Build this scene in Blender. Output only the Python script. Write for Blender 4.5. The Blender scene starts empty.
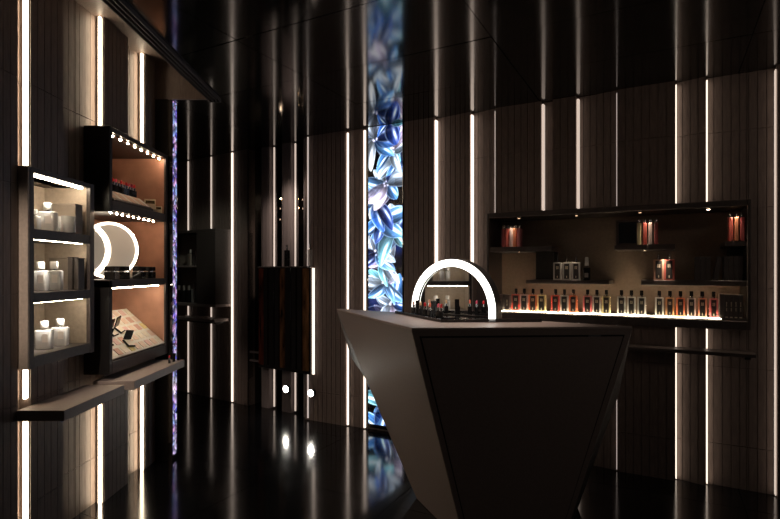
import bpy, bmesh, math, random
import numpy as np
from mathutils import Matrix, Vector
random.seed(4)
S = bpy.context.scene
COL = S.collection
PI = math.pi
F = 520.0; CX = 390.0; HY = 271.0; H = 1.35      # focal length in px, principal column, horizon row, eye height
CEIL = 2.573

# ------------------------------------------------------------------ materials
def mat(name, col=(.5,.5,.5), rough=.5, metal=0., emit=None, es=0., trans=0., ior=1.45, coat=0., spec=.5, alpha=1.):
    m = bpy.data.materials.new(name); m.use_nodes = True
    b = m.node_tree.nodes['Principled BSDF']
    b.inputs['Base Color'].default_value = (*col, 1)
    b.inputs['Roughness'].default_value = rough
    b.inputs['Metallic'].default_value = metal
    b.inputs['IOR'].default_value = ior
    b.inputs['Transmission Weight'].default_value = trans
    b.inputs['Coat Weight'].default_value = coat
    b.inputs['Specular IOR Level'].default_value = spec
    if emit:
        b.inputs['Emission Color'].default_value = (*emit, 1)
        b.inputs['Emission Strength'].default_value = es
    return m
def noisy(m, scale=8., amt=.25, bump=0., rough_amt=0., coords='Object', stretch=(1,1,1)):
    """procedural variation of the base colour, roughness and a little bump"""
    nt = m.node_tree; b = nt.nodes['Principled BSDF']
    tc = nt.nodes.new('ShaderNodeTexCoord'); mp = nt.nodes.new('ShaderNodeMapping')
    mp.inputs['Scale'].default_value = stretch
    nt.links.new(tc.outputs[coords], mp.inputs[0])
    n = nt.nodes.new('ShaderNodeTexNoise'); n.inputs['Scale'].default_value = scale; n.inputs['Detail'].default_value = 4
    nt.links.new(mp.outputs[0], n.inputs['Vector'])
    c = list(b.inputs['Base Color'].default_value)[:3]
    r = nt.nodes.new('ShaderNodeValToRGB')
    r.color_ramp.elements[0].position = .3; r.color_ramp.elements[1].position = .7
    r.color_ramp.elements[0].color = (*[x*(1-amt) for x in c], 1)
    r.color_ramp.elements[1].color = (*[min(1,x*(1+amt)) for x in c], 1)
    nt.links.new(n.outputs['Fac'], r.inputs[0]); nt.links.new(r.outputs[0], b.inputs['Base Color'])
    if rough_amt:
        mr = nt.nodes.new('ShaderNodeMapRange'); q = b.inputs['Roughness'].default_value
        mr.inputs['To Min'].default_value = max(0, q-rough_amt); mr.inputs['To Max'].default_value = q+rough_amt
        nt.links.new(n.outputs['Fac'], mr.inputs['Value']); nt.links.new(mr.outputs[0], b.inputs['Roughness'])
    if bump:
        bp = nt.nodes.new('ShaderNodeBump'); bp.inputs['Strength'].default_value = bump; bp.inputs['Distance'].default_value = .01
        nt.links.new(n.outputs['Fac'], bp.inputs['Height']); nt.links.new(bp.outputs[0], b.inputs['Normal'])
    return m

WARM = (1., .80, .56)
M = {}
M['wall']   = noisy(mat('fluted_wall', (.19,.145,.125), .5), 30, .18, .05, .05, stretch=(3,3,.4))
M['walld']  = noisy(mat('wall_backing', (.02,.017,.016), .7), 20, .1)
M['pillar'] = noisy(mat('satin_pillar', (.34,.29,.29), .35, .1), 20, .1, 0, .04, stretch=(4,4,.3))
M['ceil']   = noisy(mat('polished_ceiling', (.005,.005,.005), .095, ior=1.72), 3, .2, 0, .02)
M['floor']  = noisy(mat('polished_floor', (.005,.005,.006), .12, ior=1.7), 5, .2, 0, .025)
M['joint']  = mat('joint', (.004,.004,.004), .6)
M['black']  = noisy(mat('black_lacquer', (.012,.011,.011), .35), 40, .2)
M['gloss']  = noisy(mat('black_gloss', (.008,.007,.007), .06, ior=1.9), 10, .2)
M['mirrorblack'] = noisy(mat('smoked_mirror', (.05,.045,.045), .05, 1.), 3, .2)
M['cab']    = noisy(mat('bronze_brown_laminate', (.075,.06,.055), .42), 60, .15, .03, .04)
M['cablight'] = noisy(mat('taupe_laminate', (.50,.42,.35), .5), 60, .1, .03)
M['cabin']  = noisy(mat('cabinet_lining', (.5,.42,.34), .55), 50, .1)
M['niche']  = noisy(mat('niche_lining', (.21,.155,.115), .5), 50, .1)
M['copper'] = noisy(mat('copper_lining', (.54,.29,.20), .5), 8, .15, .05)
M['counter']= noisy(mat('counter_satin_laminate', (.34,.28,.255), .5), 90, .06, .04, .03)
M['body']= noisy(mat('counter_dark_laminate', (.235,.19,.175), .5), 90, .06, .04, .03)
M['countershade']= noisy(mat('counter_painted_shade', (.03,.026,.025), .4), 60, .1)  # counter laminate darkened, shade put into the colour
M['lamp']   = mat('led_tube', (1,1,1), .5, emit=WARM, es=15)
M['lampmid']= mat('led_strip_mid', (1,1,1), .5, emit=(1.,.80,.66), es=1.7)
M['lamphid']= mat('led_strip_wash', (1,1,1), .5, emit=(1.,.82,.66), es=1.6)
M['lampsoft']= mat('led_strip_soft', (1,1,1), .5, emit=(1.,.80,.66), es=.65)
M['lampdim'] = mat('led_strip_dim', (1,1,1), .5, emit=(1.,.82,.72), es=.5)
M['shelfled'] = mat('shelf_led', (1,1,1), .5, emit=(1.,.84,.62), es=48)
M['bulb']   = mat('warm_bulb', (1,1,1), .5, emit=(1.,.70,.46), es=150)
M['spot']   = mat('spot_bulb', (1,1,1), .5, emit=(1.,.72,.48), es=25)
M['dimspot'] = mat('dim_spot_bulb', (1,1,1), .5, emit=(1.,.62,.36), es=1.6)
M['bright'] = mat('bright_spot', (1,1,1), .5, emit=(1.,.93,.82), es=90)
M['ring']   = mat('mirror_ring_light', (1,1,1), .5, emit=(1.,.97,.90), es=5.)
M['ringwarm'] = mat('warm_ring_light', (1,1,1), .5, emit=(1.,.86,.66), es=5.)
M['acrylic']= mat('lit_acrylic', (1,1,1), .4, emit=(1.,.82,.56), es=24)
M['reflmirror'] = mat('mirror_painted_reflection', (.75,.72,.68), .08, .7, emit=(1.,.82,.62), es=.2)  # weak emission stands in for a bright reflection in the glass
M['mirror'] = noisy(mat('mirror', (.75,.75,.76), .02, 1.), 2, .02)
M['chrome'] = noisy(mat('chrome', (.7,.68,.66), .15, 1.), 10, .05)
M['tray']   = noisy(mat('tray_black', (.01,.01,.011), .12, ior=1.6), 10, .2)
M['label']  = noisy(mat('smoky_label', (.03,.028,.027), .4), 40, .2)
M['cream']  = noisy(mat('cream_print', (.75,.66,.5), .5, emit=None), 40, .05)
M['capb']   = noisy(mat('black_cap', (.015,.014,.014), .25), 40, .2)
M['clear']  = noisy(mat('clear_glass', (.95,.94,.92), .10, trans=.55), 5, .02)
M['white']  = noisy(mat('white_cap', (.85,.82,.78), .3), 30, .04)
M['silver'] = noisy(mat('silver_label', (.6,.55,.5), .35, .6), 30, .1)
M['wax']    = noisy(mat('candle_wax', (.9,.83,.7), .5), 30, .04)
M['boxgrey']= noisy(mat('grey_box', (.3,.25,.21), .5), 30, .06)
M['boxdark']= noisy(mat('dark_book_cover', (.10,.085,.08), .5), 30, .15)
M['paper']  = noisy(mat('cream_paper', (.8,.7,.52), .6), 20, .05)
M['palette']= noisy(mat('pale_palette', (.92,.84,.74), .4), 20, .05)
M['gold']   = noisy(mat('gold', (.8,.55,.25), .25, 1.), 20, .1)
M['amber']  = noisy(mat('amber_painted_glint', (.30,.14,.06), .16, .6), 7, .95, stretch=(3,3,.7))  # warm reflections on black glass, painted as broken amber colour
M['redglint'] = noisy(mat('red_painted_glint', (.28,.07,.04), .16, .6), 7, .95, stretch=(3,3,.7))  # the reddish reflection, painted the same way
for k, c in dict(red=(.75,.03,.04), pink=(.85,.12,.2), coral=(.9,.2,.12), nude=(.75,.35,.22), berry=(.4,.02,.06), sand=(.85,.6,.35)).items():
    M['lip_'+k] = noisy(mat('lipstick_'+k, c, .35), 40, .06)
GL = dict(red=(.92,.25,.20), pinkwhite=(.97,.80,.76), orange=(.95,.42,.24), yellow=(.95,.86,.52), amber=(.93,.58,.32), white=(.96,.94,.90), rose=(.95,.40,.42), darkred=(.5,.12,.12), peach=(.97,.58,.42))
for k, c in GL.items():
    M['glass_'+k] = noisy(mat('perfume_glass_'+k, c, .12, trans=.5), 5, .05)
for k, c in dict(a=(.88,.68,.55), b=(.75,.45,.35), c=(.93,.82,.68), d=(.85,.58,.52), e=(.9,.75,.35), f=(.3,.15,.1)).items():
    M['sw_'+k] = noisy(mat('powder_'+k, c, .7), 60, .08)

# ------------------------------------------------------------------ mesh helpers
def NB(): return bmesh.new()
def box(b, x0, x1, y0, y1, z0, z1, bev=0., seg=2):
    t = bmesh.new()
    bmesh.ops.create_cube(t, size=1)
    for v in t.verts:
        v.co = Vector(((x0+x1)/2+v.co.x*(x1-x0), (y0+y1)/2+v.co.y*(y1-y0), (z0+z1)/2+v.co.z*(z1-z0)))
    if bev: bmesh.ops.bevel(t, geom=t.edges[:], offset=bev, segments=seg, affect='EDGES', profile=.5)
    merge(b, t); return b
def merge(b, t, mx=None):
    if mx is not None: t.transform(mx)
    me = bpy.data.meshes.new('tmp'); t.to_mesh(me); t.free(); b.from_mesh(me); bpy.data.meshes.remove(me)
def lathe(b, prof, c=(0,0,0), seg=20, sx=1, sy=1, mx=None):
    """prof: list of (r, z), closed with caps"""
    t = bmesh.new(); rings = []
    for r, z in prof:
        rings.append([t.verts.new((c[0]+sx*r*math.cos(2*PI*i/seg), c[1]+sy*r*math.sin(2*PI*i/seg), c[2]+z)) for i in range(seg)])
    for a, q in zip(rings, rings[1:]):
        for i in range(seg):
            t.faces.new((a[i], a[(i+1)%seg], q[(i+1)%seg], q[i]))
    t.faces.new(rings[0][::-1]); t.faces.new(rings[-1])
    merge(b, t, mx); return b
def prism(b, pts, z0, z1, bev=0.):
    """pts: (x, y) outline extruded upwards"""
    t = bmesh.new()
    lo = [t.verts.new((x,y,z0)) for x,y in pts]; hi = [t.verts.new((x,y,z1)) for x,y in pts]
    n = len(pts)
    t.faces.new(lo[::-1]); t.faces.new(hi)
    for i in range(n): t.faces.new((lo[i], lo[(i+1)%n], hi[(i+1)%n], hi[i]))
    bmesh.ops.recalc_face_normals(t, faces=t.faces[:])
    if bev: bmesh.ops.bevel(t, geom=t.edges[:], offset=bev, segments=2, affect='EDGES', profile=.5)
    merge(b, t); return b
def arcband(b, ro, ri, y0, y1, stilt=0., a0=0., a1=PI, seg=48, cz=0., cx=0.):
    """a band between two radii standing in the xz plane, thickness y0..y1"""
    def path(r):
        p = [(cx+r*math.cos(a0+(a1-a0)*i/seg), cz+stilt+r*math.sin(a0+(a1-a0)*i/seg)) for i in range(seg+1)]
        if stilt: p = [(p[0][0], cz)] + p + [(p[-1][0], cz)]
        return p
    t = bmesh.new(); O = path(ro); I = path(ri); n = len(O)
    vs = [[t.verts.new((x, y, z)) for x, z in P] for P in (O, I) for y in (y0, y1)]
    o0, o1, i0, i1 = vs
    full = abs(a1-a0-2*PI) < 1e-6
    for k in range(n-1):
        t.faces.new((o0[k], o0[k+1], o1[k+1], o1[k])); t.faces.new((i0[k], i1[k], i1[k+1], i0[k+1]))
        t.faces.new((o0[k], i0[k], i0[k+1], o0[k+1])); t.faces.new((o1[k], o1[k+1], i1[k+1], i1[k]))
    if not full:
        for k in (0, n-1): t.faces.new((o0[k], o1[k], i1[k], i0[k]))
    bmesh.ops.remove_doubles(t, verts=t.verts[:], dist=1e-5)
    bmesh.ops.recalc_face_normals(t, faces=t.faces[:])
    merge(b, t); return b
def plate(b, outline, y0, y1):
    """outline (x, z) extruded through y0..y1"""
    t = bmesh.new()
    a = [t.verts.new((x,y0,z)) for x,z in outline]; c = [t.verts.new((x,y1,z)) for x,z in outline]
    n = len(outline); t.faces.new(a); t.faces.new(c[::-1])
    for i in range(n): t.faces.new((a[i], c[i], c[(i+1)%n], a[(i+1)%n]))
    bmesh.ops.recalc_face_normals(t, faces=t.faces[:])
    merge(b, t); return b
def obj(name, b, m, parent=None, mx=None, smooth=False, label=None):
    me = bpy.data.meshes.new(name); b.to_mesh(me); b.free()
    for x in (m if isinstance(m, (list, tuple)) else [m]): me.materials.append(x)
    if smooth:
        me.polygons.foreach_set('use_smooth', [True]*len(me.polygons))
        try: me.set_sharp_from_angle(angle=math.radians(35))
        except Exception: pass
    o = bpy.data.objects.new(name, me); COL.objects.link(o)
    if parent: o.parent = parent
    if mx is not None: o.matrix_world = mx
    if label: o['label'] = label
    return o
def tag(o, label, cat, group=None):
    o['label'] = label; o['category'] = cat
    if group: o['group'] = group
    return o
def thing(name, label, cat, mx, group=None):
    o = bpy.data.objects.new(name, None); COL.objects.link(o); o.empty_display_size = .05
    o.matrix_world = mx; return tag(o, label, cat, group)
def struct(name, b, m, mx=None, parent=None, smooth=False):
    o = obj(name, b, m, parent, mx, smooth)
    if not parent: o['kind'] = 'structure'
    return o
def kids(o): return [c for c in o.children]
def dup(root, mx, label, group=None):
    def cp(o, parent):
        c = o.copy(); COL.objects.link(c); c.parent = parent
        for ch in kids(o): cp(ch, c)
        return c
    r = cp(root, None); r.matrix_world = mx; r['label'] = label
    if group: r['group'] = group
    return r

class Frame:
    """a vertical wall: origin o, direction a; local x along it, local y into it, z up"""
    def __init__(s, o, a): s.o = Vector((o[0], o[1])); s.a = a; s.u = Vector((math.cos(a), math.sin(a))); s.v = Vector((-math.sin(a), math.cos(a)))
    def mx(s, x=0, y=0, z=0, r=0):
        p = s.o + s.u*x + s.v*y
        return Matrix.Translation((p.x, p.y, z)) @ Matrix.Rotation(s.a+r, 4, 'Z')
    def s(s, px, d=0.):                    # distance along the wall where a photo column meets it, at depth d
        t = (px-CX)/F; o = s.o + s.v*d     # point (t*Y, Y)
        # o.x + u.x*k = t*(o.y+u.y*k)
        return (t*o.y - o.x)/(s.u.x - t*s.u.y)
    def Y(s, px, d=0.): return (s.o + s.v*d + s.u*s.s(px, d)).y
    def z(s, px, py, d=0.): return H - (py-HY)*s.Y(px, d)/F
def down_pt(px, down):
    Y = F*H/down; return Vector(((px-CX)*Y/F, Y))
pa, pb = down_pt(305, 148.2), down_pt(777, 226.8)
WA = Frame(pa, math.atan2(pb.y-pa.y, pb.x-pa.x))
qa, qb = down_pt(176, 119.2), down_pt(305, 146.9)
WB = Frame(qa, math.atan2(qb.y-qa.y, qb.x-qa.x))
LX = -1.69
WL = Frame((LX, 0), PI/2)                   # left wall: local x = world Y, local y = into the wall
SEAMS = [.265, .75, 1.245, 1.74, 2.22]

# ------------------------------------------------------------------ camera
cam = bpy.data.cameras.new('camera'); co = bpy.data.objects.new('camera', cam); COL.objects.link(co)
cam.sensor_width = 36; cam.lens = F*36/780; cam.shift_y = (HY-259.5)/780
co.location = (0,0,H); co.rotation_euler = (PI/2,0,0); S.camera = co
cam.clip_start = .05; cam.clip_end = 50

# ------------------------------------------------------------------ fluted wall builder
def flutes(b, segs, top, holes=(), pitch=.046, back=.09, bottom=0.):
    """segs: (s0, s1, d0, d1) plan segments; holes: (s0, s1, z0, z1) left open"""
    gw, gd, gap = .0035, .006, .0035
    for s0, s1, d0, d1 in segs:
        n = max(1, round((s1-s0)/pitch)); w = (s1-s0)/n
        cuts = [s0+i*w for i in range(n+1)]
        extra = [x for h in holes for x in h[:2] if s0 < x < s1]
        cuts = sorted(set(cuts+extra))
        cuts = [c for i, c in enumerate(cuts) if i == 0 or c-cuts[i-1] > .006 or c in extra]
        for a, c in zip(cuts, cuts[1:]):
            da = d0+(d1-d0)*(a-s0)/(s1-s0); dc = d0+(d1-d0)*(c-s0)/(s1-s0)
            mid = (a+c)/2
            zr = [(bottom, top)]
            for h in holes:
                if h[0]-.001 < mid < h[1]+.001:
                    zr = [(bottom, h[2]), (h[3], top)]
            for z0, z1 in zr:
                zs = [z0]+[q for q in SEAMS if z0+.03 < q < z1-.03]+[z1]
                for p, q in zip(zs, zs[1:]):
                    pz, qz = (p+gap/2 if p > z0 else p), (q-gap/2 if q < z1 else q)
                    a2 = a+gw/2; c2 = c-gw/2
                    P = [(a2,da),(c2,dc),(c2,dc+gd*2),(a2,da+gd*2)]
                    lo = [b.verts.new((x,y,pz)) for x,y in P]; hi = [b.verts.new((x,y,qz)) for x,y in P]
                    for i in range(4): b.faces.new((lo[i],lo[(i+1)%4],hi[(i+1)%4],hi[i]))
                    b.faces.new(hi); b.faces.new(lo[::-1])
        # solid backing close behind the slats, split around holes
        xs = sorted(set([s0,s1]+extra))
        for a, c in zip(xs, xs[1:]):
            mid = (a+c)/2; zr = [(bottom,top)]
            for h in holes:
                if h[0]-.001 < mid < h[1]+.001: zr = [(bottom,h[2]),(h[3],top)]
            da = d0+(d1-d0)*(a-s0)/(s1-s0)+gd*1.2; dc = d0+(d1-d0)*(c-s0)/(s1-s0)+gd*1.2
            for z0, z1 in zr:
                P = [(a,da),(c,dc),(c,back),(a,back)]
                lo = [b.verts.new((x,y,z0)) for x,y in P]; hi = [b.verts.new((x,y,z1)) for x,y in P]
                for i in range(4): b.faces.new((lo[i],lo[(i+1)%4],hi[(i+1)%4],hi[i]))
                b.faces.new(hi); b.faces.new(lo[::-1])
def led(wall, s, d0, d1, z0, z1, m, label, w=.006, group=None, name='led_strip'):
    """a vertical LED strip with its channel and diffuser"""
    t = thing(name, label, 'light strip', wall.mx(s, (d0+d1)/2, z0), group)
    hw = w/2; hd = abs(d1-d0)/2
    b = NB(); box(b, -hw, hw, -hd, hd, 0, z1-z0, min(hw,hd)*.4, 1); obj('diffuser', b, m, t)
    b = NB(); box(b, -hw-.002, hw+.002, hd-.0005, hd+.003, 0, z1-z0); obj('channel', b, M['black'], t)
    return t

# ================================================================== SETTING
# floor : big polished tiles
b = NB()
random.seed(11)
def tiles(b, x0, x1, y0, y1, z, tx, ty, gap, tilt, ang, down=False, th=.02, keep=None):
    ca, sa = math.cos(ang), math.sin(ang)
    R = 9
    nx, ny = int(2*R/tx), int(2*R/ty)
    for i in range(nx):
        for j in range(ny):
            u0, v0 = -R+i*tx, -R+j*ty
            P = [(u0+gap/2, v0+gap/2), (u0+tx-gap/2, v0+gap/2), (u0+tx-gap/2, v0+ty-gap/2), (u0+gap/2, v0+ty-gap/2)]
            W = [(ca*p-sa*q, sa*p+ca*q+3) for p, q in P]
            # clip to the rectangle
            t = bmesh.new(); vs = [t.verts.new((x,y,0)) for x,y in W]; t.faces.new(vs)
            for co_, no_ in (((x0,0,0),(-1,0,0)), ((x1,0,0),(1,0,0)), ((0,y0,0),(0,-1,0)), ((0,y1,0),(0,1,0))):
                if not t.faces: break
                bmesh.ops.bisect_plane(t, geom=t.verts[:]+t.edges[:]+t.faces[:], plane_co=co_, plane_no=no_, clear_outer=True)
            if t.faces:
                kx, ky = random.gauss(0, tilt), random.gauss(0, tilt)
                mx_, my_ = sum(p[0] for p in W)/4, sum(p[1] for p in W)/4
                for v in t.verts: v.co.z = z + (v.co.x-mx_)*kx + (v.co.y-my_)*ky
                if down: bmesh.ops.reverse_faces(t, faces=t.faces[:])
                ex = bmesh.ops.extrude_face_region(t, geom=t.faces[:])
                for v in ex['geom']:
                    if isinstance(v, bmesh.types.BMVert): v.co.z += (th if down else -th)
                bmesh.ops.recalc_face_normals(t, faces=t.faces[:])
                merge(b, t)
            else: t.free()
tiles(b, -3.6, 4.2, -2.2, 7.4, 0, .9, .9, .003, .0003, WA.a)
struct('floor', b, M['floor'])
b = NB(); box(b, -3.6, 4.2, -2.2, 7.4, -.08, -.021); struct('trim_1', b, M['joint'])
# ceiling: polished black panels hung with tiny differences of tilt
EDGE = -1.20
b = NB(); random.seed(5)
tiles(b, EDGE, 4.2, -2.2, 7.4, CEIL, 1.2, .6, .004, .0016, WA.a, True)
tiles(b, -3.6, EDGE-.004, 3.72, 7.4, CEIL, 1.2, .6, .004, .0012, WA.a, True)
struct('ceiling', b, M['ceil'])
b = NB(); box(b, EDGE, 4.2, -2.2, 7.4, CEIL+.03, CEIL+.06); box(b, -3.6, EDGE, 3.72, 7.4, CEIL+.03, CEIL+.06)
struct('trim_2', b, M['joint'])
# raised ceiling pocket along the left wall with its coffer sides
b = NB(); box(b, -2.0, EDGE-.09, -1.6, 3.72, H+1.485, H+1.52); box(b, EDGE-.10, EDGE-.085, -1.6, 3.715, CEIL, H+1.485); box(b, -2.0, EDGE-.1, 3.7, 3.72, CEIL, H+1.485)
struct('trim_3', b, M['wall'])
# linear air slot at its edge: three dark grooves between slim rails
g = thing('linear_air_grille', 'long black slotted air grille along the ceiling edge above the left cabinets', 'air vent', Matrix.Translation((EDGE-.045, 0, CEIL)))
for k in range(4):
    b = NB(); box(b, -.0405+k*.025, -.0335+k*.025, -1.5, 3.70, -.02, .025, .002, 1); obj('rail', b, M['cab'], g)
b = NB(); box(b, -.04, .04, -1.5, 3.70, .026, .03); box(b, -.04, .04, 3.695, 3.712, -.02, .03); obj('grille_back', b, M['black'], g)

# ---------------- right wall (A)
a = WA.s
NZ0, NZ1 = WA.z(627,325,-.05), WA.z(627,206,-.05)
NS0, NS1 = a(487,-.04), a(751,-.05)
NH = (NS0+.012, NS1-.012, NZ0+.012, NZ1-.012)
R_ = .05
segs = [ (a(305), a(345), 0, 0), (a(345), a(362.5), .02, .02), (a(362.5), a(367), .02, .02), (a(367), a(404), .03, .03),
         (a(404), a(434), 0, -.004), (a(434), a(470), R_, 0), (a(470), a(495.5), R_+.005, .012), (a(495.5), a(541), 0, 0), (a(541), a(552.5), R_, R_),
         (a(552.5), a(576), 0, 0), (a(576), a(617.5), R_, .012), (a(617.5), a(675), 0, 0), (a(675), a(706), R_, .0), (a(706), a(777), R_, R_-.01), (a(777), a(777)+1.2, -.02, -.02)]
b = NB(); flutes(b, segs, CEIL, [NH])
struct('wall_right', b, M['wall'], WA.mx())
grpA = None
def ledA(px, side, d0, d1, m, label, w=.006, split=False, z0=.01, z1=CEIL-.02):
    s = a(px) + side*(w/2+.003)
    s = a(px)+side*(w/2+.003)
    if split:   # runs behind the display niche: two lit lengths
        led(WA, s, d0, d1, z0, NZ0-.01, m, 'lower length of '+label, w)
        led(WA, s, d0, d1, NZ1+.01, z1, m, 'upper length of '+label, w)
    else: led(WA, s, d0, d1, z0, z1, m, label, w)
led(WA, a(347.5), -.002, .012, .01, CEIL-.02, M['lampmid'], 'tall slim light bar, left of the pair beside the blue flower screen', .017)
led(WA, a(364.5), -.004, .012, .01, CEIL-.02, M['lampmid'], 'tall slim light bar touching the left edge of the blue flower screen', .02)
ledA(434, 1, .006, R_-.004, M['lampmid'], 'vertical cove light midway between the blue screen and the bottle niche', .014)
ledA(470, 1, .006, R_-.004, M['lampmid'], 'vertical cove light just left of the bottle niche', .014)
ledA(541, 1, .006, R_-.004, M['lampsoft'], 'cove light above the niche, just right of the upper red bottles', .017, True)
ledA(576, 1, .006, R_-.004, M['lampsoft'], 'cove light in line with the three clear bottles', .017, True)
ledA(675, 1, .012, R_-.004, M['lamphid'], 'cove light in line with the pair of peach bottles', .007, True)
ledA(706, 1, .012, R_-.004, M['lamphid'], 'cove light in line with the upright dark books', .007, True)
ledA(777, -1, .0, R_-.014, M['lampsoft'], 'cove light at the far right edge of the wall', .006)
ledA(617.5, -1, .002, .010, M['lampdim'], 'faint cove light beside the empty picture frame', .004, True)
ledA(495.5, -1, .002, .010, M['lampdim'], 'faint cove light at the niche left corner', .004, True)

# ---------------- back wall (B)
c = WB.s
sB0, sAl, sBr = -.6, c(248), c(304.5)
segs = [(sB0, c(189), .0, 0), (c(189), c(212), .0, 0), (c(212), c(232), .0, 0), (c(232), sAl, .0, -.0)]
b = NB(); flutes(b, segs, CEIL)
struct('wall_back', b, M['wall'], WB.mx())
# alcove behind the tall pillars
b = NB(); box(b, sAl, sBr+.25, .36, .40, 0, CEIL); struct('wall_alcove', b, M['mirrorblack'], WB.mx())
b = NB(); box(b, sAl-.012, sAl, .0, .38, 0, CEIL); struct('wall_alcove_side', b, M['black'], WB.mx())
for px, z0, z1, m, lb in ((189, 1.79, CEIL-.01, 'lampsoft', 'slim light bar above the small far shelf box, left of the pair'),
                      (212, 1.80, CEIL-.01, 'lampsoft', 'slim light bar above the small far shelf box, right of the pair'),
                      (189, .01, .99, 'lampsoft', 'slim light bar below the small far shelf box, left of the pair'),
                      (212, .01, .99, 'lampsoft', 'slim light bar below the small far shelf box, right of the pair'),
                      (233, .01, CEIL-.01, 'lampmid', 'tall light bar on the back wall between the far shelf box and the dark alcove')):
    led(WB, c(px), -.016, -.002, z0, z1, M[m], lb, .014 if px != 233 else .022)
# far-left closing wall
b = NB(); box(b, -2.9, -2.82, 3.6, 7.0, 0, CEIL); struct('wall_far_left', b, M['wall'])

# ---------------- left wall
segs = [(-.6, 1.2, -.02, -.02), (1.2, 2.335, -.02, -.02), (2.335, 2.415, .03, .03), (2.415, 2.66, -.02, -.02), (2.66, 3.035, .05, .03), (3.035, 3.315, -.02, -.02), (3.315, 3.545, .05, .03), (3.545, 3.70, -.02, -.02)]
C1 = (2.34, 2.87, .905, 1.83); C2 = (2.93, 3.70, .76, 2.17)
TOPL = H+1.485
holes = [(2.352, 2.858, .93, 1.80), (2.942, 3.69, .80, 2.14)]
SE = SEAMS; 
b = NB(); flutes(b, segs, TOPL, holes, back=.10)
struct('wall_left', b, M['wall'], WL.mx())
# pier that carries the violet screen
b = NB(); prism(b, [(-1.80,3.702),(-1.67,3.702),(-1.585,3.706),(-1.585,3.80),(-1.80,3.80)], 0, CEIL-.0); struct('wall_pier', b, M['black'])
for y, z0, z1, lb in ((2.402, 1.835, TOPL-.01, 'thick glowing light bar above the left shelf cabinet'),
                      (2.402, .76, .905, 'short glowing light bar between the left shelf cabinet and its ledge'),
                      (2.402, .0, .66, 'glowing light bar under the left ledge, nearest the camera'),
                      (3.02, 2.175, TOPL-.01, 'glowing light bar above the near corner of the make-up cabinet'),
                      (3.02, .0, .66, 'glowing light bar under the make-up ledge, beside the pale lit panel'),
                      (3.53, 2.175, TOPL-.01, 'glowing light bar above the middle of the make-up cabinet'),
                      (3.53, .0, .66, 'glowing light bar under the make-up ledge, farthest along the left wall')):
    t = thing('light_bar', lb, 'light strip', WL.mx(y, -.004, z0))
    b = NB(); lathe(b, [(.0075,0),(.0075,z1-z0)], seg=14); obj('tube', b, M['lamp'], t, smooth=True)
    b = NB(); box(b, .0078, .0088, -.009, .02, 0, z1-z0); obj('channel', b, M['chrome'], t)
# metal edge trims beside the nearest panel
b = NB(); box(b, 2.328, 2.335, -.012, .03, 0, TOPL); struct('trim_4', b, M['chrome'], WL.mx())

# ================================================================== LED FLOWER SCREENS
def flower_pixels(nw, nh, seed, violet=0., scale=1.):
    """layered translucent petals on deep blue"""
    rng = np.random.default_rng(seed)
    asp = nh/nw
    Y, X = np.mgrid[0:nh, 0:nw]; X = X/nw; Y = Y/nw        # units of the screen width
    img = np.zeros((nh, nw, 3)); img[:] = (.004,.008,.05)
    # soft blue background clouds
    for k in range(int(asp*6)):
        cx_, cy_ = rng.uniform(0,1), rng.uniform(0,asp); r = rng.uniform(.15,.5)
        g_ = np.exp(-(((X-cx_)**2+(Y-cy_)**2)/r**2*2.5))[...,None]
        img += g_*np.array((.01,.05,.30))*rng.uniform(.2,1)
    pal = [(.62,.78,1.0),(.16,.45,1.0),(.05,.22,.9),(.75,.85,1.),(.25,.75,.95),(.85,.7,1.),(.03,.10,.6),(.1,.35,.95)]
    if violet: pal = [(.75,.55,1.),(.35,.2,.95),(.15,.12,.85),(.95,.45,.9),(.35,.5,1.),(.7,.7,1.)]
    y = -.2
    while y < asp+.3:
        fx, fy = rng.uniform(.15,.85), y+rng.uniform(-.1,.1); base = rng.uniform(0,2*PI)
        n = rng.integers(5,9)
        for k in range(n):
            an = base+k*2*PI/n+rng.uniform(-.3,.3); L = rng.uniform(.4,.85)*scale; Wd = L*rng.uniform(.22,.36)
            col = np.array(pal[rng.integers(len(pal))]); curl = rng.uniform(-1.1,1.1)
            dx, dy = X-fx, Y-fy
            aa = (dx*math.cos(an)+dy*math.sin(an))/L; bb = (-dx*math.sin(an)+dy*math.cos(an))
            bb = bb - curl*L*aa**2*.5
            wid = Wd*np.clip(np.sin(np.clip(aa,0,1)*PI)**.65, 1e-3, 1)
            q = np.abs(bb)/wid
            m = ((aa > 0)&(aa < 1))*np.clip((1.02-q)*9, 0, 1)
            ph = rng.uniform(0,6); streak = .72+.16*np.sin(bb/Wd*rng.uniform(9,15)+aa*4+ph)+.12*np.sin(bb/Wd*rng.uniform(20,33)-aa*9+np.sin(aa*7+ph)*2)
            light = (.35+.9*np.clip(aa,0,1)**1.2)*(.55+.6*streak*(1-q*.4))*(.45+.75*np.clip(.5+bb/Wd*.6*rng.choice([-1,1]),0,1))
            edge = np.clip(1-np.abs(q-.9)*8, 0, 1)*.45
            c_ = col*light[...,None]*1.15 + np.exp(-((bb/Wd-.25)**2/.03+(aa-.55)**2/.06))[...,None]*np.array((.6,.72,.85))*(1-.8*violet) + edge[...,None]*np.array((.5,.7,1.))
            al = (m*rng.uniform(.75,.97))[...,None]
            img = img*(1-al)+c_*al
        for k in range(4):
            an = rng.uniform(0,2*PI); px_, py_ = fx+.06*math.cos(an), fy+.06*math.sin(an)
            g_ = np.exp(-((X-px_)**2+(Y-py_)**2)/.0008)[...,None]; img += g_*np.array((.8,.75,1.))*.7
        y += rng.uniform(.34,.5)
    L_ = img.max(axis=2, keepdims=True)
    img = img*np.clip(L_,0,2)**1.65*(1.65-.5*violet) + np.clip(L_-.9,0,1)*.8*(1-violet)
    return np.clip(img, 0, 1.5)
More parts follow.
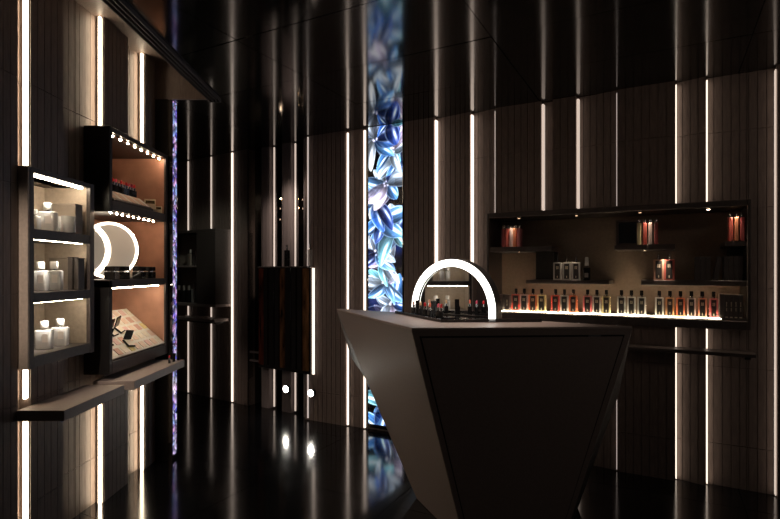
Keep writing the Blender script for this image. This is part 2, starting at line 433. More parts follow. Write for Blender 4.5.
def screen(name, label, mx, w, z0, z1, nw, seed, strength, violet=0., scale=1.):
    t = thing(name, label, 'screen', mx)
    hgt = z1-z0; nh = int(nw*hgt/w)
    px = flower_pixels(nw, nh, seed, violet, scale)
    me = bpy.data.meshes.new('display_surface')
    vs = [((i/nw-.5)*w, -.0301, z0+j/nh*hgt) for j in range(nh+1) for i in range(nw+1)]
    fs = [(j*(nw+1)+i, j*(nw+1)+i+1, (j+1)*(nw+1)+i+1, (j+1)*(nw+1)+i) for j in range(nh) for i in range(nw)]
    me.from_pydata(vs, [], fs)
    ca = me.color_attributes.new('picture', 'FLOAT_COLOR', 'POINT')
    idx = np.array([(min(j,nh-1))*nw+min(i,nw-1) for j in range(nh+1) for i in range(nw+1)])
    arr = np.ones((len(vs),4)); arr[:,:3] = px.reshape(-1,3)[idx]
    ca.data.foreach_set('color', arr.astype(np.float32).ravel())
    m = mat('flower_display', (.0,.0,.0), .2, es=strength, emit=(1,1,1))
    at = m.node_tree.nodes.new('ShaderNodeVertexColor'); at.layer_name = 'picture'
    m.node_tree.links.new(at.outputs[0], m.node_tree.nodes['Principled BSDF'].inputs['Emission Color'])
    me.materials.append(m)
    o = bpy.data.objects.new('display_surface', me); COL.objects.link(o); o.parent = t
    b = NB(); box(b, -w/2, w/2, -.0295, 0, z0, z1); obj('display_panel', b, M['black'], t)
    b = NB(); box(b, -w/2-.008, -w/2, -.034, 0, z0-.03, z1); box(b, w/2, w/2+.008, -.034, 0, z0-.03, z1); box(b, -w/2, w/2, -.034, 0, z0-.03, z0); obj('frame', b, M['gloss'], t)
    return t
s0, s1 = a(368.5), a(402.5)
screen('flower_screen', 'tall glowing screen of blue and white flower petals running floor to ceiling', WA.mx((s0+s1)/2, .029), s1-s0-.0, .055, CEIL-.004, 72, 3, 1.1)
mx = Matrix.Translation((-1.584, 3.749, 0)) @ Matrix.Rotation(PI/2, 4, 'Z')
screen('flower_screen', 'narrow violet and blue screen on the end of the left wall, seen almost edge on', mx, .075, .03, CEIL-.004, 20, 9, .95, 1., 1.2)

# ================================================================== BOTTLE NICHE ON THE RIGHT WALL
T_ = thing('display_niche', 'long dark bronze wall niche with shelves full of perfume bottles', 'display cabinet', WA.mx(NS0, 0, NZ0))
NW = NS1-NS0; NHt = NZ1-NZ0; ND = .30
b = NB(); box(b, 0, NW, ND, ND+.015, 0, NHt); obj('back_panel', b, M['niche'], T_)
fr = .018
b = NB(); box(b, 0, fr, -.05, ND, 0, NHt, .002, 1); obj('side_panel', b, M['cab'], T_); b = NB(); box(b, NW-fr, NW, -.05, ND, 0, NHt, .002, 1); obj('side_panel', b, M['cab'], T_)
b = NB(); box(b, fr, NW-fr, -.05, ND, NHt-.035, NHt, .002, 1); obj('top_panel', b, M['cab'], T_)
FLZ = WA.z(600, 314.2, -.05)-NZ0     # top of the lit bottle shelf
b = NB(); box(b, fr, NW-fr, -.05, ND, 0, FLZ-.012, .002, 1); obj('bottom_panel', b, M['cab'], T_)
b = NB(); box(b, fr+.0, a(721,-.03)-NS0, -.040, .012, FLZ-.0065, FLZ-.001, .001, 1); obj('light_shelf', b, M['acrylic'], T_, label='glowing strip shelf')
b = NB(); box(b, a(721.2,-.03)-NS0, NW-fr, -.046, .12, FLZ-.0115, FLZ-.001); box(b, fr, a(721,-.03)-NS0, .0125, .16, FLZ-.0115, FLZ-.001); box(b, fr, a(721,-.03)-NS0, -.046, -.0405, FLZ-.0115, FLZ-.004); obj('shelf', b, M['cab'], T_)
def nshelf(x0, x1, y0, y1, dfront=-.03, dback=ND-.002):
    zt = WA.z((x0+x1)/2, y0, dfront)-NZ0; zb = WA.z((x0+x1)/2, y1, dfront)-NZ0
    A_, B_ = max(a(x0, dfront)-NS0, fr), min(a(x1, dfront)-NS0, NW-fr)
    b = NB(); box(b, A_, B_, dfront, dback, zb, zt, .0015, 1); obj('shelf', b, M['cab'], T_)
    return zt+NZ0
Z_UL = nshelf(489, 552, 246.6, 251.5)
Z_ML = nshelf(526, 609, 280.2, 284)
Z_UM = nshelf(614, 675, 244.6, 249.5)
Z_MR = nshelf(641, 748, 280.6, 285.6)
Z_UR = nshelf(725, 748, 241, 246)
# riser blocks that carry the upper shelves
for x0, x1, z0, z1 in ((535, 553, Z_ML, Z_UL-.032), (730, 744, Z_UR-.09, Z_UR-.034)):
    b = NB(); box(b, a(x0,.1)-NS0, a(x1,.1)-NS0, .13, ND-.003, z0-NZ0+.0005, z1-NZ0); obj('riser_block', b, M['black'], T_)
LABELS = {}
# downlights in the top panel
for px, lb in ((519,'left end over the red bottles'), (576.5,'above the three clear bottles'), (640,'above the yellow bottle'), (708.4,'right of centre above the dark books')):
    t = thing('downlight', 'tiny recessed downlight in the niche top, '+lb, 'spotlight', WA.mx(a(px,.02), .02, NZ1-.037))
    b = NB(); lathe(b, [(.012,-.004),(.014,-.003),(.014,.0015)], seg=18); obj('bezel', b, M['chrome'], t, smooth=True)
    b = NB(); lathe(b, [(.006,-.0065),(.009,-.0055),(.009,-.0042)], seg=16); obj('lens', b, M['spot' if px > 700 else 'dimspot'], t, smooth=True)
for px, zz, lb in ((519, Z_UL, 'left shelf holding the row of red bottles'), (645, Z_UM, 'middle shelf holding the yellow and red bottles')):
    t = thing('downlight', 'tiny downlight under the '+lb, 'spotlight', WA.mx(a(px,-.005), -.005, zz-.0345))
    b = NB(); lathe(b, [(.009,-.004),(.010,-.003),(.010,.0)], seg=16); obj('bezel', b, M['chrome'], t, smooth=True)
    b = NB(); lathe(b, [(.004,-.006),(.006,-.0055),(.006,-.0042)], seg=16); obj('lens', b, M['dimspot'], t, smooth=True)

def nspot(px, d, z0, e, size, tpx, td, tz):
    L = bpy.data.lights.new('niche_spot','SPOT'); L.energy = e; L.color = (1,.76,.56); L.spot_size = size; L.spot_blend = .7; L.shadow_soft_size = .008
    o = bpy.data.objects.new('niche_spot', L); COL.objects.link(o); p = WA.mx(a(px,d), d, z0).translation; q = WA.mx(a(tpx,td), td, tz).translation
    o.location = p; o.rotation_euler = (q-p).to_track_quat('-Z','Y').to_euler()
for px, tpx, tz, e in ((513, 512, Z_UL, 5.), (576, 567, Z_ML, 9.), (647, 647, Z_UM, 6.), (735, 736, Z_UR, 5.)):
    nspot(px, -.04, NZ1-.05, e, .9 if px != 576 else .5, tpx, .0, tz)
nspot(664, -.045, Z_UM-.05, 3.5, .8, 664, 0, Z_MR)
def perfume(name, label, mx, w, d, h, cap, glass, group, lbl=True, capm='capb', pump=False, th=None):
    t = thing(name, label, 'perfume bottle', mx, group)
    b = NB(); box(b, -w/2, w/2, -d/2, d/2, 0, h, .004, 2); obj('glass_body', b, M[glass], t)
    b = NB(); lathe(b, [(.009,h-.001),(.009,h+.006),(.007,h+.007),(.007,h+.0095)], seg=16); obj('neck', b, M['chrome'], t, smooth=True)
    if pump:
        b = NB(); lathe(b, [(.006,h+.01),(.006,h+.022),(.003,h+.024),(.0025,h+cap)], seg=12); obj('spray_pump', b, M['chrome'], t, smooth=True)
    else:
        b = NB(); lathe(b, [(.0095,h+.010),(.0105,h+.011),(.0105,h+.01+cap-.001),(.0095,h+.01+cap)], seg=20); obj('cap', b, M[capm], t, smooth=True)
    if lbl:
        lw, lh = w*.60, h*.86
        b = NB(); box(b, -lw/2, lw/2, -d/2-.0012, -d/2-.0001, h*.07, h*.07+lh, .0005, 1); l = obj('label', b, M['label'], t)
        b = NB(); y0, y1 = -d/2-.0018, -d/2-.0013
        q = w*.13
        for i in (-1, 1):
            for j in range(4):
                zz = h*.62+j*h*.043
                box(b, i*q*.62-q*.5, i*q*.62+q*.5, y0, y1, zz, zz+h*.022)
        box(b, -w*.035, w*.035, y0, y1, h*.13, h*.22); box(b, -w*.015, w*.015, y0, y1, h*.215, h*.25)
        obj('lettering', b, M['cream'], l)
    return t
row = [(516.1,'red'),(524.3,'pinkwhite'),(533.1,'orange'),(541.7,'yellow'),(555.6,'red'),(564.5,'white'),(573.3,'orange'),
       (587.6,'rose'),(596.9,'white'),(606.4,'yellow'),(621.5,'white'),(631.5,'white'),(641.7,'white'),
       (659.4,'white'),(669.9,'amber'),(680.5,'orange'),(691.4,'pinkwhite'),(702.3,'peach'),(713.7,'rose')]
wn = dict(red='red',pinkwhite='pale pink',orange='orange',yellow='yellow',white='clear',rose='rose pink',amber='amber',peach='peach',darkred='dark red')
desc = ['far left end of the lit shelf, beside the two dark books','second from the left end of the lit shelf','third from the left end of the lit shelf','right end of the leftmost foursome on the lit shelf',
 'left one of the trio under the three clear bottles','middle one of the trio under the three clear bottles','right one of the trio under the three clear bottles',
 'left one of the third cluster on the lit shelf','middle one of the third cluster on the lit shelf','right one of the third cluster on the lit shelf',
 'left one of the all-clear trio at mid shelf','middle one of the all-clear trio at mid shelf','right one of the all-clear trio at mid shelf',
 'left end of the cluster of six at the right','second of the cluster of six at the right','third of the cluster of six at the right','fourth of the cluster of six at the right','fifth of the cluster of six at the right','last of the row, beside the dark books']
ROWD = -.012
BZ = NZ0+FLZ-.0006
for (px, g_), dd in zip(row, desc):
    perfume('perfume_bottle', 'dark-labelled %s perfume bottle, %s' % (wn[g_], dd), WA.mx(a(px, ROWD), ROWD, BZ), (a(px+4.35,-.025)-a(px-4.35,-.025)), .028, .122, .032, 'glass_'+g_, 'backlit perfume bottles along the bottom shelf')
# three clear with pumps, two peach ones
for px, nm in ((557.7,'left'),(567,'middle'),(576.2,'right')):
    perfume('perfume_bottle', 'clear spray bottle with dark label, %s of three on the raised shelf' % nm, WA.mx(a(px,0), 0, Z_ML+.0005), .058, .03, .125, .042, 'glass_white', 'clear spray bottles on the raised shelf', pump=True)
for px, nm, g_ in ((658.7,'left','peach'),(669.2,'right','red')):
    perfume('perfume_bottle', 'peach-red spray bottle with dark label, %s one of the pair on the right raised shelf' % nm, WA.mx(a(px,0), 0, Z_MR+.0005), .062, .03, .135, .042, 'glass_'+g_, 'peach spray bottles on the raised shelf', pump=True)
# dark bottle with white cap
t = thing('perfume_bottle', 'small black bottle with a tall white cap, right of the three clear bottles', 'perfume bottle', WA.mx(a(586.7,0), 0, Z_ML+.0005))
b = NB(); box(b, -.023, .023, -.015, .015, 0, .088, .006, 2); obj('glass_body', b, M['capb'], t)
b = NB(); lathe(b, [(.007,.0885),(.007,.099)], seg=14); obj('neck', b, M['chrome'], t, smooth=True)
b = NB(); lathe(b, [(.012,.0995),(.014,.101),(.011,.155),(.008,.16)], seg=16); obj('cap', b, M['white'], t, smooth=True)
b = NB(); box(b, -.012, .012, -.0165, -.0151, .02, .05); obj('label', b, M['silver'], t)
# side-on bottles on the upper shelves
def sidebottles(lst, z, rowname, where, hgt):
    for px, g_, nm in lst:
        t = thing('perfume_bottle', '%s perfume bottle turned side on, %s %s' % (wn[g_], nm, where), 'perfume bottle', WA.mx(a(px,.0), .0, z+.0005), rowname)
        b = NB(); box(b, -.0115, .0115, -.035, .035, 0, hgt, .004, 2); obj('glass_body', b, M['glass_'+g_], t)
        b = NB(); lathe(b, [(.006,hgt),(.006,hgt+.007)], seg=12); obj('neck', b, M['chrome'], t, smooth=True)
        b = NB(); lathe(b, [(.007,hgt+.0075),(.007,hgt+.022),(.006,hgt+.024)], seg=14); obj('cap', b, M['chrome'], t, smooth=True)
sidebottles([(504.3,'darkred','first'),(508.2,'red','second'),(512,'pinkwhite','third'),(515.8,'orange','fourth'),(519.7,'rose','fifth')], Z_UL, 'side-on bottles on the upper left shelf', 'from the left on the upper left shelf', .135)
sidebottles([(639.4,'yellow','first'),(645,'red','second'),(650.6,'pinkwhite','third'),(656.2,'darkred','fourth')], Z_UM, 'side-on bottles on the upper middle shelf', 'from the left on the upper middle shelf', .142)
sidebottles([(730,'red','first'),(736,'orange','second'),(742,'darkred','third')], Z_UR, 'side-on bottles on the upper right shelf', 'from the left on the upper right shelf', .145)
# books and boxes
def book(label, mx, w, d, h, lean=0., text=True, group=None, m='boxdark', name='book', cat='book'):
    t = thing(name, label, cat, mx @ Matrix.Rotation(lean, 4, 'Y'), group)
    b = NB(); box(b, -w/2, w/2, -d/2, d/2, 0, h, .0015, 1); bd = obj('cover', b, M[m], t)
    if text:
        b = NB()
        for k in range(8):
            if k in (3,): continue
            box(b, -w*.10, w*.10, -d/2-.0008, -d/2-.0001, h*.32+k*h*.048, h*.32+k*h*.048+h*.03)
        box(b, -w*.3, w*.3, -d/2-.0008, -d/2-.0001, h*.04, h*.085)
        obj('spine_lettering', b, M['cream'], t)
    return t
book('wide dark blank box beside the last rose bottle on the bottom shelf', WA.mx(a(721.9,-.035), .01, BZ), .024, .09, .15, text=False, name='gift_box', cat='box')
for px, nm in ((726.6,'first'),(731.3,'second'),(736.0,'third'),(740.7,'fourth')):
    book('thin lettered dark book, %s from the left at the bottom shelf right end' % nm, WA.mx(a(px,-.035), .01, BZ), a(px+2.3,-.035)-a(px-2.3,-.035), .09, .148, group='thin books at the right end')
for px, nm in ((500.5,'left'),(507,'right')):
    book('dark lettered book, %s of two at the left end of the bottom shelf' % nm, WA.mx(a(px,-.035), .01, BZ), .034, .09, .118, group='two books at the left end')
for k, px in enumerate((697.5,702.8,708.1)):
    book('plain dark book, %s of the upright trio left of the leaning book' % ('left','middle','right')[k], WA.mx(a(px,.01), .06, Z_MR+.0005), a(px+2.55,.01)-a(px-2.55,.01), .1, .15, text=False, group='upright trio of dark books')
book('plain dark book leaning against its neighbours on the right raised shelf', WA.mx(a(715.6,.01), .06, Z_MR+.003), .026, .1, .148, lean=.17, text=False)
for k, px in enumerate((726.2,731.0,735.8,740.6)):
    book('plain dark book, %s of the four upright ones in the right corner' % ('first','second','third','fourth')[k], WA.mx(a(px,.01), .06, Z_MR+.0005), a(px+2.3,.01)-a(px-2.3,.01), .1, .153, text=False, group='four dark books in the right corner')
t = thing('picture_frame', 'small empty dark frame standing left of the yellow bottle on the middle shelf', 'frame', WA.mx(a(627.5,.05), .05, Z_UM+.0005))
b = NB(); box(b, -.07, -.055, -.02, .02, 0, .17, .001, 1); box(b, .055, .07, -.02, .02, 0, .17, .001, 1); box(b, -.055, .055, -.02, .02, .155, .17, .001, 1); box(b, -.055, .055, -.02, .02, 0, .015, .001, 1); obj('frame_border', b, M['cab'], t)
b = NB(); box(b, -.0545, .0545, .0, .018, .0155, .1545); obj('frame_panel', b, M['gloss'], t)
book('black box lying under the side-on bottles', WA.mx(a(545,.05), .05, Z_ML+.0005), .09, .08, .03, text=False, name='gift_box', cat='box') if False else None
# narrow ledge under the niche
s0, s1 = a(600,-.13), a(755,-.1)
t = thing('wall_ledge', 'thin dark ledge on the right wall under the bottle niche', 'shelf', WA.mx(s0, 0, WA.z(690,354,-.15)))
b = NB(); box(b, 0, s1-s0, -.15, -.004, 0, .022, .003, 2); obj('board', b, M['cab'], t)
b = NB(); box(b, .02, .05, -.10, -.004, -.02, -.0005); box(b, s1-s0-.05, s1-s0-.02, -.10, -.004, -.02, -.0005); obj('bracket', b, M['black'], t)

# ================================================================== COUNTER
def P2(px, py, z): Y = F*(H-z)/(py-HY); return ((px-CX)*Y/F, Y)
TZ = 1.08
A3 = (-.383, 3.74, TZ); B3 = (*P2(411.7, 328, TZ), TZ); C3 = (*P2(632.4, 326.4, TZ), TZ)
Pm = (*P2(351, 357, .655), .655); 
Pm = (-.32, 4.20, .655); Qm = (1.295, 2.94, .655)
def fl(px, py): return (*P2(px, py, 0), 0)
A0, B0, C0, Q0, P0 = fl(424, 517), fl(465.3, 548), fl(566, 532), fl(578, 508), fl(420, 457)
def on_line(start, d, T, px, py):
    # walk from start along the horizontal direction d until the plane eye-T-pixel is met
    e = Vector((0,0,H)); n = (Vector(T)-e).cross(Vector(((px-CX)/F, 1, -(py-HY)/F)))
    st = Vector(start); dv = Vector((d[0],d[1],0))
    k = -n.dot(st-e)/n.dot(dv); q = st+dv*k; return (q.x, q.y, q.z)
dAB = (A3[0]-B3[0], A3[1]-B3[1]); dBC = (C3[0]-B3[0], C3[1]-B3[1]); dAC = (A3[0]-C3[0], A3[1]-C3[1])
C0 = on_line(B0, dBC, C3, 571, 519); A0 = on_line(B0, dAB, A3, 425, 519)
Pm = on_line(Qm, dAC, (Qm[0]*0+(351-CX)/F*4, 4, .655), 351, 300)
P0 = on_line(Q0, dAC, Pm, 420, 457)
ct = thing('display_counter', 'large faceted dark bronze counter narrowing towards the floor in the middle of the shop', 'counter', Matrix.Translation((.3, 3.0, 0)))
def V(p): return Vector(p)-Vector((.3,3.0,0))
b = NB()
TH = .012
vA,vB,vC = [b.verts.new(V((p[0],p[1],TZ-TH))) for p in (A3,B3,C3)]
vP,vQ = b.verts.new(V(Pm)), b.verts.new(V(Qm))
a0,b0,c0,q0,p0 = [b.verts.new(V(p)) for p in (A0,B0,C0,Q0,P0)]
for f in ((vA,vC,vB),(vA,vB,b0,a0),(vB,vC,c0,b0),(vC,vQ,q0,c0),(vA,vP,vQ,vC),(vP,p0,q0,vQ),(vA,a0,p0,vP),(a0,b0,c0,q0,p0)): b.faces.new(f)
bmesh.ops.recalc_face_normals(b, faces=b.faces[:])
for f in b.faces:      # rear facets take the darkened colour, their shade painted in
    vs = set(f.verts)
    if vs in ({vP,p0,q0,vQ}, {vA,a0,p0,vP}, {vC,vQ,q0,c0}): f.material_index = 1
bmesh.ops.bevel(b, geom=[e for e in b.edges], offset=.003, segments=2, affect='EDGES')
obj('body', b, [M['body'], M['countershade']], ct)
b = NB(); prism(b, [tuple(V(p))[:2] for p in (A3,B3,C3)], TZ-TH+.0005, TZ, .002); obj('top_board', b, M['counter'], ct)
# recessed outline of the front door: raised skin with a dark shadow gap around
def lerp(p, q, t): return Vector(p)+(Vector(q)-Vector(p))*t
def face_pt(u, v):      # u across B->C, v down
    return lerp(lerp((B3[0],B3[1],TZ-TH), (C3[0],C3[1],TZ-TH), u), lerp(B0, C0, u), v)
nrm = (face_pt(1,.1)-face_pt(0,.1)).cross(face_pt(.5,1)-face_pt(.5,0)).normalized()
if nrm.y > 0: nrm = -nrm
def skin(b, uv, off0, off1):
    o = Vector((.3,3.0,0))
    A_ = [b.verts.new(face_pt(*q)+nrm*off0-o) for q in uv]; B_ = [b.verts.new(face_pt(*q)+nrm*off1-o) for q in uv]
    b.faces.new(B_); b.faces.new(A_[::-1])
    for i in range(len(uv)): b.faces.new((A_[i], A_[(i+1)%len(uv)], B_[(i+1)%len(uv)], B_[i]))
    bmesh.ops.recalc_face_normals(b, faces=b.faces[:])
b = NB(); skin(b, [(.028,.026),(.972,.026),(.945,.99),(.055,.99)], .0002, .0012); obj('shadow_gap', b, M['joint'], ct)
b = NB(); skin(b, [(.036,.034),(.964,.034),(.938,.985),(.062,.985)], .0013, .005); obj('front_panel', b, M['body'], ct)
b = NB(); skin(b, [(.80,.0265),(.86,.0265),(.86,.0335),(.80,.0335)], .0014, .004); obj('latch', b, M['chrome'], ct, label='small metal catch')

# tray on the counter
t1, t2, t3 = P2(441, 322.6, TZ), P2(543.5, 322.3, TZ), P2(394, 313.2, TZ)
tr = thing('display_tray', 'triangular glossy black tray on the counter top under the lit arch mirror', 'tray', Matrix.Translation((.4, 2.9, TZ+.0005)))
def loc(p): return (p[0]-.4, p[1]-2.9)
# trim the two sharp back corners
def mixp(p, q, t): return (p[0]+(q[0]-p[0])*t, p[1]+(q[1]-p[1])*t)
poly = [t1, mixp(t1,t2,.985), mixp(t2,t3,.012), mixp(t3,t2,.012), mixp(t3,t1,.02)]
b = NB(); prism(b, [loc(p) for p in poly], 0, .008, .0015); obj('tray_base', b, M['tray'], tr)
def rail(b, p, q, w, z0, z1):
    d = Vector((q[0]-p[0], q[1]-p[1])); d.normalize(); n = Vector((-d.y, d.x))*w
    prism(b, [(p[0],p[1]), (q[0],q[1]), (q[0]+n.x,q[1]+n.y), (p[0]+n.x,p[1]+n.y)], z0, z1, .001)
b = NB(); L = [loc(p) for p in poly]
rail(b, L[0], L[1], .008, .0085, .017); rail(b, L[4], L[0], .008, .0085, .017)
obj('tray_lip', b, M['tray'], tr)
TT = TZ+.0088
# arch mirror
er = Vector((.585, 2.880)); phi = math.radians(41); Rr = .295
cen = er - Vector((math.cos(phi), -math.sin(phi)))*Rr
am = thing('arch_mirror', 'half-round vanity mirror with a glowing white rim on the counter tray', 'mirror', Matrix.Translation((cen.x, cen.y, TT)) @ Matrix.Rotation(-phi, 4, 'Z'))
ST = .035; W_ = .042
b = NB(); arcband(b, Rr, Rr-W_, -.004, .0, ST); obj('light_rim', b, M['ring'], am, smooth=True)
b = NB(); arcband(b, Rr+.004, Rr-W_-.001, .0005, .062, ST); obj('housing', b, M['black'], am, smooth=True)
b = NB(); n = 48; ri = Rr-W_-.0015
plate(b, [(ri,0)]+[(ri*math.cos(PI*i/n), ST+ri*math.sin(PI*i/n)) for i in range(n+1)]+[(-ri,0)], .010, .014); obj('mirror_glass', b, M['mirror'], am)
b = NB(); box(b, -Rr, Rr, .002, .058, -.0003, .006); obj('foot', b, M['black'], am)
# lipsticks
def lipstick(label, x, y, z, colour, open_=True, group=None, s=1.12):
    t = thing('lipstick', label, 'lipstick', Matrix.Translation((x,y,z)) @ Matrix.Rotation(random.uniform(0,6), 4, 'Z') @ Matrix.Diagonal((s,s,s,1)), group)
    if open_:
        b = NB(); box(b, -.0095, .0095, -.0095, .0095, 0, .036, .0015, 2); obj('case', b, M['capb'], t)
        b = NB(); lathe(b, [(.0075,.0365),(.0075,.052)], seg=18); obj('inner_tube', b, M['chrome'], t, smooth=True)
        b = NB(); tt = bmesh.new()
        lathe(tt, [(.006,.0525),(.006,.066),(.0052,.071),(.0035,.0745),(.001,.076)], seg=18)
        for v in tt.verts:
            if v.co.z > .064: v.co.z -= (v.co.x+.006)*.9*(v.co.z-.064)/.012
        merge(b, tt); obj('bullet', b, M['lip_'+colour], t, smooth=True)
    else:
        b = NB(); box(b, -.0095, .0095, -.0095, .0095, 0, .034, .0015, 2); obj('case', b, M['capb'], t)
        b = NB(); box(b, -.0098, .0098, -.0098, .0098, .0345, .078, .0015, 2); obj('cap', b, M['capb'], t)
        b = NB(); box(b, -.0088, .0088, -.0088, .0088, .0341, .0344); obj('band', b, M['chrome'], t)
for px, Yp, colr, op, lb in ((413.6, 3.17,'nude',1,'nude open lipstick at the left end of the tray'),
    (417.3, 3.12,'red',0,'closed tall black lipstick between the nude and sand ones at the tray left end'),
    (420.6, 3.07,'sand',1,'sand-coloured open lipstick on the tray left edge'),
    (425.0, 3.00,'red',1,'red open lipstick right of the sand one on the tray'),
    (429.8, 2.93,'coral',1,'coral red open lipstick in the middle of the tray left edge'),
    (433.4, 3.02,'red',0,'closed black lipstick standing behind the coral one'),
    (438.2, 2.90,'pink',1,'pink open lipstick near the front corner of the tray, behind its twin'),
    (441.0, 2.86,'red',1,'bright red open lipstick nearest the front corner of the tray')):
    lipstick(lb, (px-CX)*Yp/F, Yp, TT, colr, bool(op), 'lipsticks on the counter tray')
# flat mirror tiles / cards lying on the tray
t = thing('compact_palette', 'flat open silver compact lying on the tray in front of the arch mirror', 'make-up', Matrix.Translation((.33, 2.87, TT)) @ Matrix.Rotation(.5,4,'Z'))
b = NB(); box(b, -.035, .035, -.03, .03, 0, .006, .002, 2); obj('case', b, M['capb'], t)
b = NB(); box(b, -.030, .030, -.025, .025, .0062, .0075); obj('inset_mirror', b, M['mirror'], t)

# ================================================================== LEFT SHELF CABINET
z = lambda r: H+r
c1 = thing('shelf_cabinet', 'narrow taupe wall cabinet with three lit shelves of clear bottles', 'display cabinet', WL.mx(2.34, 0, .905))
W1 = .525; D0 = -.06; D1 = .20; top1 = z(.475)-.905
b = NB(); box(b, 0, .013, D0, D1, 0, top1, .002, 1); obj('near_side', b, M['cablight'], c1, label='pale taupe side panel')
b = NB(); box(b, .0135, .04, D0-.001, D0+.02, 0, top1, .001, 1); box(b, W1-.04, W1, D0-.001, D0+.02, 0, top1, .001, 1); obj('front_frame', b, M['cab'], c1)
b = NB(); box(b, W1-.038, W1, D0+.0205, D1, 0, top1); obj('far_side', b, M['cabin'], c1)
b = NB(); box(b, .0135, W1-.0385, D1-.012, D1, 0, top1); obj('back_panel', b, M['cabin'], c1)
def slab(par, x0, x1, y0, y1, z0, z1, nm='shelf', m='cab', base=.905, lab=None):
    b = NB(); box(b, x0, x1, y0, y1, z0-base, z1-base, .0015, 1); return obj(nm, b, M[m], par, label=lab)
slab(c1, .0405, W1-.0405, D0+.0, D1-.0125, z(.45), z(.4745), 'top_panel')
for zt, zb in ((.195,.147),(-.10,-.147),(-.39,-.442)):
    slab(c1, .0405, W1-.0405, D0, D1-.0125, z(zb), z(zt))
    
for k, (zt) in enumerate((.450, .147, -.147)):
    th_ = .010 if k == 0 else .003
    b = NB(); box(b, .05, W1-.07, D0+.022, D0+(.036 if k == 0 else .03), z(zt)-.905-th_, z(zt)-.905-.0005, .001, 1); obj('light_strip', b, M['shelfled'], c1, label='lit strip under the shelf above')
    for yy in (.20,.33):  # unseen spots added to brighten the bottles
        L = bpy.data.lights.new('bay_fill_spot','SPOT'); L.energy = 6.; L.color = (1,.9,.78); L.spot_size = .8; L.spot_blend = .6; L.shadow_soft_size = .01
        o = bpy.data.objects.new('bay_fill_spot', L); COL.objects.link(o); o.location = WL.mx(2.34+yy, -.035, z(zt)-.012).translation; o.rotation_euler = (0, .38, 0)
def bottle_clear(label, x, y, zz, w, h, group='clear square bottles in the left cabinet', d=.045):
    t = thing('perfume_bottle', label, 'perfume bottle', WL.mx(x, y, zz, -PI/2+.12), group)
    b = NB(); box(b, -w/2, w/2, -d/2, d/2, 0, h*.70, .008, 3); obj('glass_body', b, M['clear'], t, smooth=True)
    b = NB(); lathe(b, [(.011,h*.70),(.011,h*.74)], seg=16); obj('collar', b, M['chrome'], t, smooth=True)
    b = NB(); lathe(b, [(.0175,h*.745),(.019,h*.76),(.019,h*.985),(.0175,h)], seg=20); obj('cap', b, M['white'], t, smooth=True)
    b = NB(); box(b, w*.0, w*.36, -d/2-.0015, -d/2-.0002, h*.27, h*.55); obj('label', b, M['silver'], t)
    return t
def at_left(px, Yp): return Yp, -( (px-CX)*Yp/F - LX )      # (along wall, into wall)
def BL(label, px, Yp, zr, w, h):
    s_, d_ = at_left(px, Yp); bottle_clear(label, s_, d_, z(zr)+.0006, w, h)
BL('large clear square perfume bottle with white cap on the top shelf of the left cabinet', 47.5, 2.58, .195, .082, .142)
BL('clear bottle just behind the near frame on the top shelf, mostly hidden', 33.5, 2.50, .195, .05, .1)
BL('clear bottle with white cap, left of two on the middle shelf of the left cabinet', 40.5, 2.575, -.10, .068, .145)
BL('clear bottle with white cap, right of two on the middle shelf of the left cabinet', 54, 2.64, -.10, .075, .148)
BL('clear bottle with white cap, left of two on the bottom shelf of the left cabinet', 44.5, 2.58, -.39, .075, .142)
BL('clear bottle with white cap, right of two on the bottom shelf of the left cabinet', 60, 2.70, -.39, .078, .142)
for px, Yp, nm in ((60,2.70,'left'),(68.5,2.67,'right')):
    s_, d_ = at_left(px, Yp)
    t = thing('glass_candle', 'glass tumbler candle, %s of two on the top shelf of the left cabinet' % nm, 'candle', WL.mx(s_, d_, z(.195)+.0006), 'tumbler candles')
    b = NB(); lathe(b, [(.030,0),(.033,.004),(.034,.085),(.0325,.085),(.0315,.008),(.001,.007)], seg=28); obj('glass', b, M['clear'], t, smooth=True)
    b = NB(); lathe(b, [(.030,.009),(.0305,.045),(.004,.046)], seg=24); obj('wax', b, M['wax'], t, smooth=True)
    b = NB(); lathe(b, [(.001,.046),(.0008,.056)], seg=8); obj('wick', b, M['capb'], t)
def Lbox(label, y0, y1, d0, d1, zr, h, m='boxgrey', name='gift_box', cat='box', group=None):
    t = thing(name, label, cat, WL.mx(y0, d0, z(zr)+.0006), group)
    b = NB(); box(b, 0, y1-y0, 0, d1-d0, 0, h, .002, 1); obj('carton', b, M[m], t)
    b = NB(); box(b, -.0015, y1-y0+.001, -.001, d1-d0+.001, h+.0003, h+.004, .0005, 1) ; obj('lid', b, M[m], t)
Lbox('upright grey gift box at the far end of the top shelf in the left cabinet', 2.735, 2.80, -.035, .11, .195, .155)
Lbox('upright grey gift box behind the bottles on the middle shelf of the left cabinet', 2.76, 2.80, .02, .12, -.10, .165)
Lbox('dark slim box right of the grey box on the middle shelf, nearer one', 2.745, 2.80, -.012, .012, -.10, .17, 'boxdark', group='dark slim boxes')
Lbox('dark slim box right of the grey box on the middle shelf, outer one', 2.745, 2.80, -.045, -.021, -.10, .165, 'boxdark', group='dark slim boxes')

# ledges
def ledge(label, y0, y1, xf, ztop):
    t = thing('wall_ledge', label, 'shelf', WL.mx(y0, 0, ztop-.05))
    dd = LX-xf
    b = NB(); box(b, 0, y1-y0, dd, -.003 if False else -.016, 0, .05, .003, 2); obj('board', b, M['counter'], t)
    b = NB(); box(b, .01, y1-y0-.01, dd+.02, dd+.03, -.006, -.0003); obj('edge_strip', b, M['chrome'], t)
ledge('bronze ledge sticking out under the left shelf cabinet', 2.33, 2.86, -1.46, H-.625)
ledge('bronze ledge sticking out under the make-up cabinet', 2.93, 3.64, -1.44, H-.62)

